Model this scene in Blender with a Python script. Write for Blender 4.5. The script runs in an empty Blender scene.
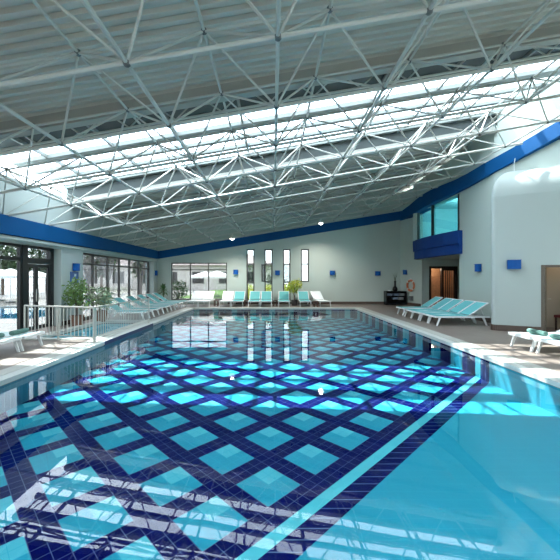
import bpy, math, random
from mathutils import Vector, Matrix
random.seed(7)
S = bpy.context.scene
C = S.collection
PI = math.pi
EYE = 1.65
M = 0.173                                   # roof slope, rising to the right


# ------------------------------------------------------------------ mesh builder
class MB:
    def __init__(s):
        s.v = []; s.f = []

    def add(s, vs, fs):
        b = len(s.v)
        s.v += [tuple(p) for p in vs]
        s.f += [tuple(b + i for i in f) for f in fs]
        return s

    def box(s, x0, x1, y0, y1, z0, z1):
        return s.hexa([(x0, y0), (x1, y0), (x1, y1), (x0, y1)], [z0] * 4, [z1] * 4)

    def hexa(s, pts, zb, zt):
        n = len(pts)
        vs = [(p[0], p[1], zb[i]) for i, p in enumerate(pts)] + [(p[0], p[1], zt[i]) for i, p in enumerate(pts)]
        fs = [tuple(range(n - 1, -1, -1)), tuple(range(n, 2 * n))]
        fs += [(i, (i + 1) % n, n + (i + 1) % n, n + i) for i in range(n)]
        return s.add(vs, fs)

    def prism(s, pts, z0, z1):
        return s.hexa(pts, [z0] * len(pts), [z1] * len(pts))

    def tube(s, a, b, r, n=6, r2=None, caps=True):
        a = Vector(a); b = Vector(b); d = b - a
        if d.length < 1e-6:
            return s
        d.normalize()
        u = d.cross(Vector((0, 0, 1)) if abs(d.z) < .95 else Vector((1, 0, 0))).normalized()
        w = d.cross(u)
        r2 = r if r2 is None else r2
        vs = []
        for p, q in ((a, r), (b, r2)):
            for k in range(n):
                t = 2 * PI * (k + .5) / n
                vs.append(p + q * (math.cos(t) * u + math.sin(t) * w))
        fs = [(k, (k + 1) % n, n + (k + 1) % n, n + k) for k in range(n)]
        if caps:
            fs += [tuple(range(n - 1, -1, -1)), tuple(range(n, 2 * n))]
        return s.add(vs, fs)

    def path(s, pts, r, n=6):
        """one continuous swept tube through the points"""
        P = [Vector(p) for p in pts]
        rings = []
        for i, p in enumerate(P):
            d = (P[min(i + 1, len(P) - 1)] - P[max(i - 1, 0)]).normalized()
            u = d.cross(Vector((0, 0, 1)) if abs(d.z) < .95 else Vector((1, 0, 0))).normalized()
            w = d.cross(u)
            rr = r[i] if isinstance(r, (list, tuple)) else r
            rings.append([p + rr * (math.cos(2 * PI * k / n) * u + math.sin(2 * PI * k / n) * w) for k in range(n)])
        vs = [q for g in rings for q in g]
        fs = []
        for i in range(len(P) - 1):
            fs += [(i * n + k, i * n + (k + 1) % n, (i + 1) * n + (k + 1) % n, (i + 1) * n + k) for k in range(n)]
        fs += [tuple(range(n - 1, -1, -1)), tuple(range((len(P) - 1) * n, len(P) * n))]
        return s.add(vs, fs)

    def lathe(s, prof, n=16, c=(0, 0, 0)):
        vs = []
        for r, z in prof:
            for k in range(n):
                t = 2 * PI * k / n
                vs.append((c[0] + r * math.cos(t), c[1] + r * math.sin(t), c[2] + z))
        fs = []
        for i in range(len(prof) - 1):
            fs += [(i * n + k, i * n + (k + 1) % n, (i + 1) * n + (k + 1) % n, (i + 1) * n + k) for k in range(n)]
        fs += [tuple(range(n - 1, -1, -1)), tuple(range((len(prof) - 1) * n, len(prof) * n))]
        return s.add(vs, fs)

    def torus(s, c, R, r, axis='x', n=28, m=10, a0=0, a1=2 * PI):
        vs = []
        full = abs(a1 - a0 - 2 * PI) < 1e-6
        N = n if full else n + 1
        for i in range(N):
            t = a0 + (a1 - a0) * i / n
            for k in range(m):
                q = 2 * PI * k / m
                rad = R + r * math.cos(q)
                a, b, h = rad * math.cos(t), rad * math.sin(t), r * math.sin(q)
                p = {'x': (h, a, b), 'y': (a, h, b), 'z': (a, b, h)}[axis]
                vs.append((c[0] + p[0], c[1] + p[1], c[2] + p[2]))
        fs = []
        for i in range(n if full else n):
            j = (i + 1) % N
            fs += [(i * m + k, i * m + (k + 1) % m, j * m + (k + 1) % m, j * m + k) for k in range(m)]
        return s.add(vs, fs)

    def ball(s, c, r, n=10, m=6):
        prof = [(max(.001, r * math.sin(PI * i / m)), -r * math.cos(PI * i / m)) for i in range(m + 1)]
        return s.lathe(prof, n, c)

    def build(s, name, mat, parent=None, smooth=False):
        me = bpy.data.meshes.new(name)
        me.from_pydata(s.v, [], s.f)
        me.validate()
        import bmesh
        bm = bmesh.new(); bm.from_mesh(me)
        bmesh.ops.recalc_face_normals(bm, faces=bm.faces)
        bm.to_mesh(me); bm.free()
        if smooth:
            for p in me.polygons:
                p.use_smooth = True
            try:
                me.set_sharp_from_angle(angle=math.radians(40))
            except Exception:
                pass
        me.materials.append(mat)
        o = bpy.data.objects.new(name, me)
        C.objects.link(o)
        if parent:
            o.parent = parent
        return o


def thing(name, label, cat, loc=(0, 0, 0), rz=0, group=None):
    o = bpy.data.objects.new(name, None); C.objects.link(o)
    o.location = loc; o.rotation_euler = (0, 0, rz)
    o.empty_display_size = .1
    o['label'] = label; o['category'] = cat
    if group:
        o['group'] = group
    return o


def tag(o, label, cat, group=None, kind=None):
    o['label'] = label; o['category'] = cat
    if group:
        o['group'] = group
    if kind:
        o['kind'] = kind
    return o


def struct(o):
    o['kind'] = 'structure'
    return o


def dup(root, loc, rz, label, group=None):
    r = root.copy(); C.objects.link(r)
    r.location = loc; r.rotation_euler = (0, 0, rz)
    r['label'] = label
    if group:
        r['group'] = group
    for ch in list(root.children):
        c = ch.copy(); C.objects.link(c); c.parent = r
        for g in list(ch.children):
            d = g.copy(); C.objects.link(d); d.parent = c
    return r


# ------------------------------------------------------------------ materials
class NT:
    def __init__(s, name):
        s.m = bpy.data.materials.new(name); s.m.use_nodes = True
        s.t = s.m.node_tree
        s.b = s.t.nodes['Principled BSDF']; s.out = s.t.nodes['Material Output']

    def n(s, typ, **kw):
        x = s.t.nodes.new(typ)
        for k, v in kw.items():
            setattr(x, k, v)
        return x

    def l(s, a, b):
        s.t.links.new(a, b)

    def put(s, sock, v):
        if hasattr(v, 'is_linked') or hasattr(v, 'links'):
            s.l(v, sock)
        else:
            sock.default_value = v

    def math(s, op, a, b=0.0, c=None):
        x = s.n('ShaderNodeMath', operation=op)
        s.put(x.inputs[0], a); s.put(x.inputs[1], b)
        if c is not None:
            s.put(x.inputs[2], c)
        return x.outputs[0]

    def mix(s, f, a, b):
        x = s.n('ShaderNodeMix', data_type='RGBA')
        s.put(x.inputs['Factor'], f)
        s.put(x.inputs['A'] if False else x.inputs[6], a); s.put(x.inputs[7], b)
        return x.outputs[2]

    def pos(s):
        g = s.n('ShaderNodeNewGeometry')
        sp = s.n('ShaderNodeSeparateXYZ'); s.l(g.outputs['Position'], sp.inputs[0])
        return g.outputs['Position'], sp.outputs


def rgba(c):
    return (c[0], c[1], c[2], 1)


def mat(name, col, rough=.5, metal=0.0, var=.06, scale=3.0, spec=.5, bump=0):
    t = NT(name)
    tc = t.n('ShaderNodeTexCoord')
    no = t.n('ShaderNodeTexNoise'); no.inputs['Scale'].default_value = scale; no.inputs['Detail'].default_value = 4
    t.l(tc.outputs['Object'], no.inputs['Vector'])
    a = tuple(min(1, c * (1 - var)) for c in col); b = tuple(min(1, c * (1 + var)) for c in col)
    t.l(t.mix(no.outputs['Fac'], rgba(a), rgba(b)), t.b.inputs['Base Color'])
    t.b.inputs['Roughness'].default_value = rough
    t.b.inputs['Metallic'].default_value = metal
    t.b.inputs['Specular IOR Level'].default_value = spec
    if bump:
        bp = t.n('ShaderNodeBump'); bp.inputs['Strength'].default_value = bump
        t.l(no.outputs['Fac'], bp.inputs['Height']); t.l(bp.outputs[0], t.b.inputs['Normal'])
    return t.m


def pane_fresnel(t, ior):
    """the same reflectance from either side of a thin sheet"""
    fr = t.n('ShaderNodeFresnel')
    g = t.n('ShaderNodeNewGeometry')
    t.l(t.math('ADD', ior, t.math('MULTIPLY', g.outputs['Backfacing'], 1 / ior - ior)), fr.inputs[0])
    return fr


def emit(name, col, power):
    t = NT(name)
    t.b.inputs['Base Color'].default_value = rgba(col)
    t.b.inputs['Emission Color'].default_value = rgba(col)
    t.b.inputs['Emission Strength'].default_value = power
    return t.m


def thin_glass(name, tint, ior=1.45, rough=.0):
    t = NT(name)
    tr = t.n('ShaderNodeBsdfTransparent'); tr.inputs[0].default_value = rgba(tint)
    gl = t.n('ShaderNodeBsdfGlossy'); gl.inputs['Roughness'].default_value = rough
    fr = pane_fresnel(t, ior)
    mx = t.n('ShaderNodeMixShader')
    t.l(fr.outputs[0], mx.inputs[0]); t.l(tr.outputs[0], mx.inputs[1]); t.l(gl.outputs[0], mx.inputs[2])
    t.l(mx.outputs[0], t.out.inputs['Surface'])
    return t.m


def water_mat(name, tint, ior, bump, scale=1.6):
    t = NT(name)
    tr = t.n('ShaderNodeBsdfTransparent'); tr.inputs[0].default_value = rgba(tint)
    gl = t.n('ShaderNodeBsdfGlossy'); gl.inputs['Roughness'].default_value = .0
    fr = pane_fresnel(t, ior)
    p, xyz = t.pos()
    no = t.n('ShaderNodeTexNoise'); no.inputs['Scale'].default_value = scale; no.inputs['Detail'].default_value = 1.5
    t.l(p, no.inputs['Vector'])
    bp = t.n('ShaderNodeBump'); bp.inputs['Strength'].default_value = bump; bp.inputs['Distance'].default_value = .02
    t.l(no.outputs['Fac'], bp.inputs['Height'])
    t.l(bp.outputs[0], gl.inputs['Normal'])
    mx = t.n('ShaderNodeMixShader')
    t.l(fr.outputs[0], mx.inputs[0]); t.l(tr.outputs[0], mx.inputs[1]); t.l(gl.outputs[0], mx.inputs[2])
    t.l(mx.outputs[0], t.out.inputs['Surface'])
    return t.m


def tile_floor(name, c1, c2, mortar, w, h):
    t = NT(name)
    p, _ = t.pos()
    br = t.n('ShaderNodeTexBrick'); br.offset = 0
    br.inputs['Color1'].default_value = rgba(c1); br.inputs['Color2'].default_value = rgba(c2)
    br.inputs['Mortar'].default_value = rgba(mortar)
    br.inputs['Scale'].default_value = 1; br.inputs['Mortar Size'].default_value = .006
    br.inputs['Brick Width'].default_value = w; br.inputs['Row Height'].default_value = h
    t.l(p, br.inputs['Vector'])
    no = t.n('ShaderNodeTexNoise'); no.inputs['Scale'].default_value = 2.2; no.inputs['Detail'].default_value = 5
    t.l(p, no.inputs['Vector'])
    t.l(t.mix(t.math('MULTIPLY', no.outputs['Fac'], .35), br.outputs['Color'], rgba(tuple(c * .72 for c in c1))), t.b.inputs['Base Color'])
    t.b.inputs['Roughness'].default_value = .42
    return t.m


def pool_mosaic():
    """diagonal lattice of navy bands on aqua tiles, its border and the plain aqua floor beyond"""
    t = NT('pool_mosaic')
    p, o = t.pos()
    X, Y, Z = o[0], o[1], o[2]
    u = t.math('SUBTRACT', X, Y); v = t.math('ADD', X, Y)
    P = 1.03
    fu = t.math('MULTIPLY', t.math('FRACT', t.math('DIVIDE', t.math('ADD', u, 3.20 + P * 40), P)), P)     # 0..0.34 is the band
    fv = t.math('MULTIPLY', t.math('FRACT', t.math('DIVIDE', t.math('ADD', v, -3.78 + P * 40), P)), P)    # 0..0.36 is the band
    band = t.math('MAXIMUM', t.math('LESS_THAN', fu, .35), t.math('LESS_THAN', fv, .355))
    hi = t.math('MULTIPLY', t.math('LESS_THAN', fu, .69), t.math('GREATER_THAN', fv, .70))
    no = t.n('ShaderNodeTexNoise'); no.inputs['Scale'].default_value = 1.1; no.inputs['Detail'].default_value = 3
    t.l(p, no.inputs['Vector'])
    aqua = t.mix(no.outputs['Fac'], (.022, .265, .360, 1), (.032, .310, .420, 1))
    aqua2 = t.mix(hi, aqua, (.085, .42, .50, 1))
    navy = (.003, .005, .075, 1)
    lat = t.mix(band, aqua2, navy)
    # joints every sixth of a period
    ju = t.math('FRACT', t.math('DIVIDE', fu, P / 6)); jv = t.math('FRACT', t.math('DIVIDE', fv, P / 6))
    jn = t.math('MAXIMUM', t.math('LESS_THAN', ju, .05), t.math('LESS_THAN', jv, .05))
    jcol = t.mix(band, (.03, .36, .46, 1), (.10, .14, .26, 1))
    lat = t.mix(t.math('MULTIPLY', jn, .8), lat, jcol)
    light = t.math('GREATER_THAN', u, -2.86)
    c = t.mix(light, lat, (.09, .47, .53, 1))
    nav2 = t.math('GREATER_THAN', u, -2.68)
    jy = t.math('LESS_THAN', t.math('FRACT', t.math('DIVIDE', Y, .125)), .10)
    c = t.mix(nav2, c, t.mix(jy, navy, (.09, .14, .27, 1)))
    plain = t.math('GREATER_THAN', u, -2.385)
    px = t.math('FRACT', t.math('DIVIDE', X, .25)); py = t.math('FRACT', t.math('DIVIDE', Y, .125))
    jp = t.math('MAXIMUM', t.math('LESS_THAN', px, .025), t.math('LESS_THAN', py, .05))
    c = t.mix(plain, c, t.mix(t.math('MULTIPLY', jp, .35), aqua, (.05, .40, .48, 1)))
    t.l(c, t.b.inputs['Base Color'])
    t.b.inputs['Roughness'].default_value = .7
    t.b.inputs['Specular IOR Level'].default_value = 0     # under water: no gloss of its own
    return t.m


def sling_mat(name, col):
    t = NT(name)
    tc = t.n('ShaderNodeTexCoord')
    w = t.n('ShaderNodeTexWave'); w.inputs['Scale'].default_value = 60
    t.l(tc.outputs['Object'], w.inputs['Vector'])
    t.l(t.mix(w.outputs['Fac'], rgba(col), rgba(tuple(min(1, c * 1.12) for c in col))), t.b.inputs['Base Color'])
    t.b.inputs['Roughness'].default_value = .7
    return t.m


m_wall = mat('wall_paint', (.50, .57, .525), .75, var=.025, scale=.7, spec=.2)
m_wall2 = mat('plaster_white', (.44, .495, .48), .75, var=.02, scale=.7, spec=.2)
m_band = mat('band_blue', (.003, .078, .235), .6, var=.06, scale=.8, spec=.15)
m_balc = mat('balcony_blue', (.010, .052, .23), .6, var=.05, spec=.15)
m_sconce = mat('sconce_blue', (.008, .09, .34), .6, var=.05, spec=.2)
m_sign = mat('sign_blue', (.02, .09, .30), .4)
m_deckroof = mat('roof_sheet', (.56, .555, .50), .5, .0, var=.07, scale=1.2)
m_beam = mat('roof_beam', (.38, .38, .345), .5, var=.06)
m_dark = mat('dark_board', (.045, .06, .06), .6, var=.2, scale=1.5)
m_steel = mat('frame_steel_paint', (.55, .56, .52), .4, .1, var=.06, scale=2)
m_node = mat('node_steel', (.14, .15, .15), .4, .5)
m_rafter = mat('skylight_bar', (.22, .245, .235), .5, var=.05)
m_black = mat('black_frame', (.012, .013, .014), .4, var=.1)
m_brownframe = mat('bronze_frame', (.045, .042, .04), .45, var=.1)
m_glass = thin_glass('window_glass', (.43, .45, .46))
m_clear = thin_glass('clear_glass', (.50, .53, .53))
m_skyglass = thin_glass('skylight_glass', (.90, .95, .97), 1.3)
m_aquaglass = thin_glass('tinted_glass', (.62, .92, .95), 1.8)
m_water = water_mat('pool_water', (.90, .98, 1.0), 1.38, .05)
m_water2 = water_mat('outdoor_water', (.85, .97, 1.0), 1.4, .05)
m_pool = pool_mosaic()
m_aquatile = tile_floor('aqua_tile', (.10, .55, .66), (.13, .60, .70), (.3, .7, .75), .25, .125)
m_sidetile = tile_floor('side_tile', (.02, .16, .24), (.03, .19, .28), (.06, .26, .34), .25, .125)
m_outtile = tile_floor('outdoor_pool_tile', (.06, .34, .50), (.07, .37, .53), (.15, .45, .55), .25, .25)
m_floor = tile_floor('deck_tile', (.215, .172, .148), (.245, .198, .168), (.15, .125, .11), .45, .45)
m_pave = tile_floor('outdoor_paving', (.33, .31, .28), (.36, .34, .31), (.26, .24, .22), .6, .6)
m_coping = mat('coping_stone', (.46, .46, .42), .45, var=.05, scale=4)
m_grate = mat('overflow_grate', (.55, .57, .54), .45, var=.03)
m_base = mat('baseboard_brown', (.085, .055, .042), .5, var=.15)
m_white = mat('white_aluminium', (.78, .80, .80), .35, .0, var=.02)
m_teal = sling_mat('teal_sling', (.13, .45, .47))
m_pale = sling_mat('pale_sling', (.55, .68, .68))
m_glaresling = sling_mat('glare_sling', (.80, .84, .84))  # teal cloth with the glare on it painted in as white
m_towelg = mat('towel_green', (.10, .20, .17), .9, var=.12, scale=30)
m_chrome = mat('stainless_rail', (.56, .54, .49), .35, .5, var=.03)
m_wood = mat('table_wood', (.10, .05, .035), .55, var=.25, scale=9)
m_doorwood = mat('door_frame_wood', (.10, .075, .055), .5, var=.2, scale=6)
m_leafdoor = mat('door_leaf_wood', (.20, .17, .13), .5, var=.1, scale=5)
m_dkwood = mat('dark_wood', (.035, .022, .018), .45, var=.2, scale=8)
m_warm = mat('amber_stone', (.50, .29, .16), .7, var=.3, scale=9)
m_beige = mat('room_beige', (.48, .42, .33), .7, var=.05)
m_pot = mat('terracotta_pot', (.20, .10, .065), .7, var=.1)
m_potd = mat('dark_pot', (.05, .045, .045), .5, var=.1)
m_soil = mat('soil', (.04, .03, .02), .9)
m_leaf = mat('leaf_green', (.15, .25, .06), .5, var=.45, scale=6)
m_leafp = mat('leaf_pale', (.34, .40, .25), .5, var=.35, scale=6)
m_leafy = mat('leaf_yellow', (.50, .53, .07), .5, var=.3, scale=6)
m_leafd = mat('leaf_dark', (.04, .085, .03), .6, var=.4, scale=4)
m_palm = mat('palm_leaf', (.07, .15, .05), .5, var=.3, scale=6)
m_trunk = mat('bark', (.12, .085, .065), .8, var=.2, scale=8)
m_bare = mat('bare_bark', (.17, .15, .145), .8, var=.2, scale=8)
m_canvas = mat('parasol_canvas', (.85, .84, .80), .8, var=.02)
m_buoy = mat('buoy_orange', (.62, .20, .09), .5, var=.08)
m_buoyw = mat('buoy_white', (.72, .68, .60), .5, var=.03)
m_greybox = mat('grey_box', (.13, .14, .14), .5)
m_cab = mat('cabinet_black', (.010, .011, .014), .25, var=.1)
m_lamp = emit('lamp_glow', (1, .97, .9), 12)
m_warmlamp = emit('wall_lamp_glow', (1, .85, .6), 6)
m_vase = mat('vase_black', (.008, .008, .01), .2)
m_lawn = mat('lawn', (.12, .22, .05), .9, var=.3, scale=3)
m_house = mat('house_render', (.62, .58, .54), .8, var=.04)
m_houseroof = mat('house_roof', (.27, .22, .21), .8, var=.1)
m_red = mat('chair_red', (.13, .018, .02), .6, var=.1)
m_signmark = mat('sign_mark', (.55, .65, .72), .5)

# ------------------------------------------------------------------ the setting
XL, XWL = -7.30, -7.62          # left wall inner face, window plane
YF = 20.8                       # far wall
PXL, PXR, PY0, PY1 = -4.36, 4.50, 1.2, 18.1
WZ, FZ = -0.10, -0.53           # water level, seen floor level
KX0, KX1, KY0, KY1 = -6.45, -4.95, 9.0, 12.6   # small pool
TH = .25


def roof_z(x, h=4.05):
    return EYE + h + M * x


# deck floor with both pool openings left out
fl = MB()
holes = [(PXL, PXR, PY0, PY1), (KX0, KX1, KY0, KY1)]
xs = sorted({-8.0, PXL, PXR, KX0, KX1, 13.0}); ys = sorted({-6.0, PY0, PY1, KY0, KY1, 21.3})
for i in range(len(xs) - 1):
    for j in range(len(ys) - 1):
        cx, cy = (xs[i] + xs[i + 1]) / 2, (ys[j] + ys[j + 1]) / 2
        if any(h[0] < cx < h[1] and h[2] < cy < h[3] for h in holes):
            continue
        fl.box(xs[i], xs[i + 1], ys[j], ys[j + 1], -.09, 0)
struct(fl.build('floor', m_floor))

# pool shell
ps = MB()
ps.box(PXL, PXR, PY0, PY1, FZ - .1, FZ)
ps.box(PXR, PXR + .2, PY0 - .2, PY1 + .2, FZ - .1, -.092)
ps.box(PXL, PXR, PY1, PY1 + .2, FZ - .1, -.092)
ps.box(PXL, PXR, PY0 - .2, PY0, FZ - .1, -.092)
struct(ps.build('pool_floor', m_pool))
ps = MB(); ps.box(PXL - .2, PXL, PY0, PY1, FZ - .1, -.092)
struct(ps.build('pool_wall', m_sidetile))
w = MB().add([(PXL, PY0, WZ), (PXR, PY0, WZ), (PXR, PY1, WZ), (PXL, PY1, WZ)], [(0, 1, 2, 3)]).build('pool_water', m_water)
tag(w, 'calm clear blue water filling the large lattice tiled indoor pool', 'water', kind='stuff')
ks = MB()
ks.box(KX0, KX1, KY0, KY1, -.45, -.35)
ks.box(KX0 - .12, KX0, KY0 - .12, KY1 + .12, -.45, -.092); ks.box(KX1, KX1 + .12, KY0 - .12, KY1 + .12, -.45, -.092)
ks.box(KX0, KX1, KY0 - .12, KY0, -.45, -.092); ks.box(KX0, KX1, KY1, KY1 + .12, -.45, -.092)
struct(ks.build('small_pool_floor', m_aquatile))
w = MB().add([(KX0, KY0, -.08), (KX1, KY0, -.08), (KX1, KY1, -.08), (KX0, KY1, -.08)], [(0, 1, 2, 3)]).build('small_pool_water', m_water2)
tag(w, 'pale water in the small shallow pool fenced by the steel railing', 'water', kind='stuff')


def rect_ring(mb, x0, x1, y0, y1, win, wout, z0, z1):
    mb.box(x0 - wout, x0 + win, y0 - wout, y1 + wout, z0, z1)
    mb.box(x1 - win, x1 + wout, y0 - wout, y1 + wout, z0, z1)
    mb.box(x0 + win, x1 - win, y0 - wout, y0 + win, z0, z1)
    mb.box(x0 + win, x1 - win, y1 - win, y1 + wout, z0, z1)


cp = MB(); rect_ring(cp, PXL, PXR, PY0, PY1, -.20, .48, -.02, .012)
struct(cp.build('trim_1', m_coping))
cp = MB(); rect_ring(cp, PXL, PXR, PY0, PY1, .012, .195, -.075, .006)
struct(cp.build('trim_2', m_grate))
cp = MB(); rect_ring(cp, KX0, KX1, KY0, KY1, .01, .24, -.06, .03)
struct(cp.build('trim_3', m_coping))
# navy waterline tile under the railing side of the pool
nv = MB(); nv.box(PXL - .005, PXL + .016, 8.55, 12.0, -.095, .008)
struct(nv.build('trim_4', mat('navy_tile', (.012, .02, .10), .3)))


# walls: u runs along the wall, cells with holes left out, top may slope
def wall_cells(us, zs, hole_list, ztop, place, mb):
    us = sorted(set(us)); zs = sorted(set(zs))
    for i in range(len(us) - 1):
        for j in range(len(zs)):
            u0, u1 = us[i], us[i + 1]
            z0 = zs[j]
            last = j == len(zs) - 1
            cu = (u0 + u1) / 2
            if not last:
                cz = (z0 + zs[j + 1]) / 2
                if any(h[0] < cu < h[1] and h[2] < cz < h[3] for h in hole_list):
                    continue
                za, zb = zs[j + 1], zs[j + 1]
            else:
                za, zb = ztop(u0), ztop(u1)
            place(mb, u0, u1, z0, za, zb)


# left wall (along Y)
LW = MB()
LH = [(-4.0, 2.6, 0, 2.66), (2.9, 6.6, 0, 2.66), (6.9, 11.42, 0, 2.66), (12.72, 20.25, 0.02, 2.66)]


def put_left(mb, u0, u1, z0, za, zb):
    mb.hexa([(XL - .5, u0), (XL, u0), (XL, u1), (XL - .5, u1)], [z0] * 4, [za, za, zb, zb])


wall_cells([-6, 21.2] + [q for h in LH for q in h[:2]], [0, 2.66, 2.9], LH, lambda u: 4.46, put_left, LW)
struct(LW.build('wall_left', m_wall2))

# far wall (along X)
FWIN = (-6.41, -2.89, .27, 2.61)
SLITS = [(-1.665, -1.165, .2, 3.47), (-.53, -.03, .2, 3.47), (.63, 1.10, .2, 3.47), (1.76, 2.26, 1.40, 3.47)]
FH = [FWIN] + SLITS
FW = MB()


def put_far(mb, u0, u1, z0, za, zb):
    mb.hexa([(u0, YF), (u1, YF), (u1, YF + .3), (u0, YF + .3)], [z0] * 4, [za, zb, zb, za])


wall_cells([XL - .3, 8.3] + [q for h in FH for q in h[:2]], [0, .2, .27, 1.40, 2.61, 3.47, 3.9], FH, lambda u: max(3.95, roof_z(u) + .03), put_far, FW)
struct(FW.build('wall_far', m_wall))

# right wall: polyline, thickness outwards, opening under the balcony and window above it
RW = MB()


def wall_seg(mb, a, b, z0, z1, th=.25):
    d = Vector((b[0] - a[0], b[1] - a[1])); d.normalize()
    n = Vector((-d.y, d.x))
    mb.hexa([a, b, (b[0] + n.x * th, b[1] + n.y * th), (a[0] + n.x * th, a[1] + n.y * th)], [z0] * 4, [z1, z1, z1, z1])


wall_seg(RW, (8.55, 19.0), (7.98, 20.85), 0, 7.0, -.25)
wall_seg(RW, (8.02, 14.25), (8.02, 12.0), 0, 7.3, .6)
wall_seg(RW, (8.02, 12.0), (8.072, 11.8), 0, 8.0, .4)
wall_seg(RW, (8.072, 11.8), (8.75, 9.2), 2.68, 8.0, .4)
wall_seg(RW, (8.75, 9.2), (9.0, -6.0), 0, 8.0, .3)
RW.hexa([(8.02, 18.45), (8.02, 14.25), (8.3, 14.25), (8.3, 18.45)], [2.70] * 4, [3.2] * 4)
RW.hexa([(8.02, 18.45), (8.02, 14.25), (8.3, 14.25), (8.3, 18.45)], [5.28] * 4, [7.0] * 4)
wall_seg(RW, (8.60, 19.1), (8.02, 18.45), 2.70, 7.0, -.2)
struct(RW.build('wall_right', m_wall))

# rear wall, behind the camera: piers and lintel around the added tall glazing
RR = MB()
for x0, x1 in ((-7.8, -6.6), (-3.4, -3.0), (.4, .8), (4.2, 4.6), (7.9, 9.3)):
    RR.hexa([(x0, -6.2), (x1, -6.2), (x1, -6.0), (x0, -6.0)], [0] * 4, [roof_z(x0), roof_z(x1), roof_z(x1), roof_z(x0)])
struct(RR.build('wall_rear', m_wall))

# blue bands
bd = MB()
bd.hexa([(XL + .14, -6), (XL + .14, YF), (XL - .05, YF), (XL - .05, -6)], [2.80, 2.86, 2.86, 2.80], [3.34] * 4)
struct(bd.build('trim_5', m_band))
bd = MB()
bd.box(XL, XL + .10, -6, YF, 2.72, 2.80)
struct(bd.build('trim_6', m_wall2))
bd = MB()
x0, x1 = XL + .1, 8.1
zb = lambda x: 2.84 + .161 * (x - XL)
zt = lambda x: 3.30 + .1655 * (x - XL)
bd.hexa([(x0, YF - .14), (x1, YF - .14), (x1, YF + .02), (x0, YF + .02)], [zb(x0), zb(x1), zb(x1), zb(x0)], [zt(x0), zt(x1), zt(x1), zt(x0)])
struct(bd.build('trim_7', m_band))
# right band: the wave
pl = [(7.95, 20.72, 5.24, 5.75), (7.93, 20.2, 5.25, 5.80), (7.90, 19.2, 5.26, 5.86), (7.84, 18.2, 5.27, 5.95), (7.76, 17.2, 5.28, 5.98),
      (7.72, 16.2, 5.29, 5.96), (7.76, 15.2, 5.30, 5.92), (7.84, 14.3, 5.32, 5.88), (7.86, 13.4, 5.35, 5.88), (7.88, 12.3, 5.41, 5.93),
      (8.10, 11.2, 5.57, 6.05), (8.38, 9.9, 5.80, 6.26), (8.56, 8.8, 5.95, 6.4), (8.7, 5.0, 6.1, 6.6), (8.8, -6, 6.1, 6.6)]
bd = MB()
vs, fs = [], []
for (x, y, a, b) in pl:
    vs += [(x, y, a), (x, y, b), (x + .62, y + .05, b), (x + .62, y + .05, a)]
for i in range(len(pl) - 1):
    q = i * 4
    for k in range(4):
        fs.append((q + k, q + (k + 1) % 4, q + 4 + (k + 1) % 4, q + 4 + k))
fs += [(3, 2, 1, 0), tuple(len(vs) - 4 + k for k in range(4))]
bd.add(vs, fs)
struct(bd.build('trim_8', m_band))

# baseboards
bb = MB(); bb.box(-2.85, 8.0, YF - .03, YF, .013, .17); struct(bb.build('baseboard_far', m_base))
bb = MB(); wall_seg(bb, (8.50, 19.02), (7.95, 20.77), 0.0, .17, .03); wall_seg(bb, (8.0, 14.25), (8.0, 12.0), 0, .17, .03)
struct(bb.build('baseboard_right', m_base))
bb = MB(); bb.box(XL, XL + .03, 11.45, 13.3, .002, .15); bb.box(XL, XL + .03, 20.3, YF - .03, .002, .15)
struct(bb.build('baseboard_left', m_base))

# ---- roof sheets (corrugated, ribs along the slope)
def roof_sheet(name, y0, y1, x0=-7.8, x1=9.3, h=4.05, pitch=.19):
    mb = MB()
    prof = []
    y = y0
    while y < y1 - .01:
        for dy, dz in ((0, 0), (.07, 0), (.095, .06), (.165, .06)):
            if y + dy < y1:
                prof.append((y + dy, dz))
        y += pitch
    prof.append((y1, 0))
    vs = []
    for yy, dz in prof:
        for x in (x0, x1):
            vs.append((x, yy, roof_z(x, h) + dz))
    fs = [(2 * i, 2 * i + 1, 2 * i + 3, 2 * i + 2) for i in range(len(prof) - 1)]
    n = len(vs)
    vs += [(a, b, roof_z(a, h) + .16) for a, b, _ in vs[:n]]
    fs += [(n + 2 * i, n + 2 * i + 2, n + 2 * i + 3, n + 2 * i + 1) for i in range(len(prof) - 1)]
    fs += [(0, 1, n + 1, n), (n - 2, 2 * n - 2, 2 * n - 1, n - 1)]
    mb.add(vs, fs)
    return struct(mb.build(name, m_deckroof))


YA, YB = 6.62, 11.9            # lantern opening
LHH = 4.62                     # lantern glazing height over the eye at x = 0
YR = -1.0                        # an added, unseen fill skylight starts here and runs back over the camera
roof_sheet('ceiling', YR, YA)
roof_sheet('ceiling', YB, 21.2)


def slope_bar(mb, x0, x1, y0, y1, h0, h1):
    mb.hexa([(x0, y0), (x1, y0), (x1, y1), (x0, y1)], [roof_z(x0, h0), roof_z(x1, h0), roof_z(x1, h0), roof_z(x0, h0)],
            [roof_z(x0, h1), roof_z(x1, h1), roof_z(x1, h1), roof_z(x0, h1)])


b = MB(); slope_bar(b, -7.3, 8.9, 6.60, 6.70, 3.80, 4.06); slope_bar(b, -7.3, 8.9, 6.57, 6.76, 3.77, 3.80)
struct(b.build('roof_beam', m_beam))
b = MB(); slope_bar(b, -7.3, 8.9, 11.85, 12.0, 3.84, 4.07); slope_bar(b, -7.3, 8.9, 13.6, 13.7, 3.90, 4.05); slope_bar(b, -7.3, 8.9, 15.3, 15.4, 3.90, 4.05)
slope_bar(b, -7.3, 8.9, 17.0, 17.1, 3.90, 4.05); slope_bar(b, -7.3, 8.9, 18.7, 18.8, 3.90, 4.05)
struct(b.build('roof_beam', m_beam))
# lantern: dark upstands and opaque near strip
b = MB()
slope_bar(b, -7.4, 8.9, YA + .06, YA + .12, 4.05, LHH + .05)
slope_bar(b, -7.4, 8.9, YA, 8.74, LHH, LHH + .05)
slope_bar(b, -7.4, 8.9, YB - .02, YB + .06, 4.05, LHH + .05)
struct(b.build('skylight_frame', m_dark))
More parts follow.
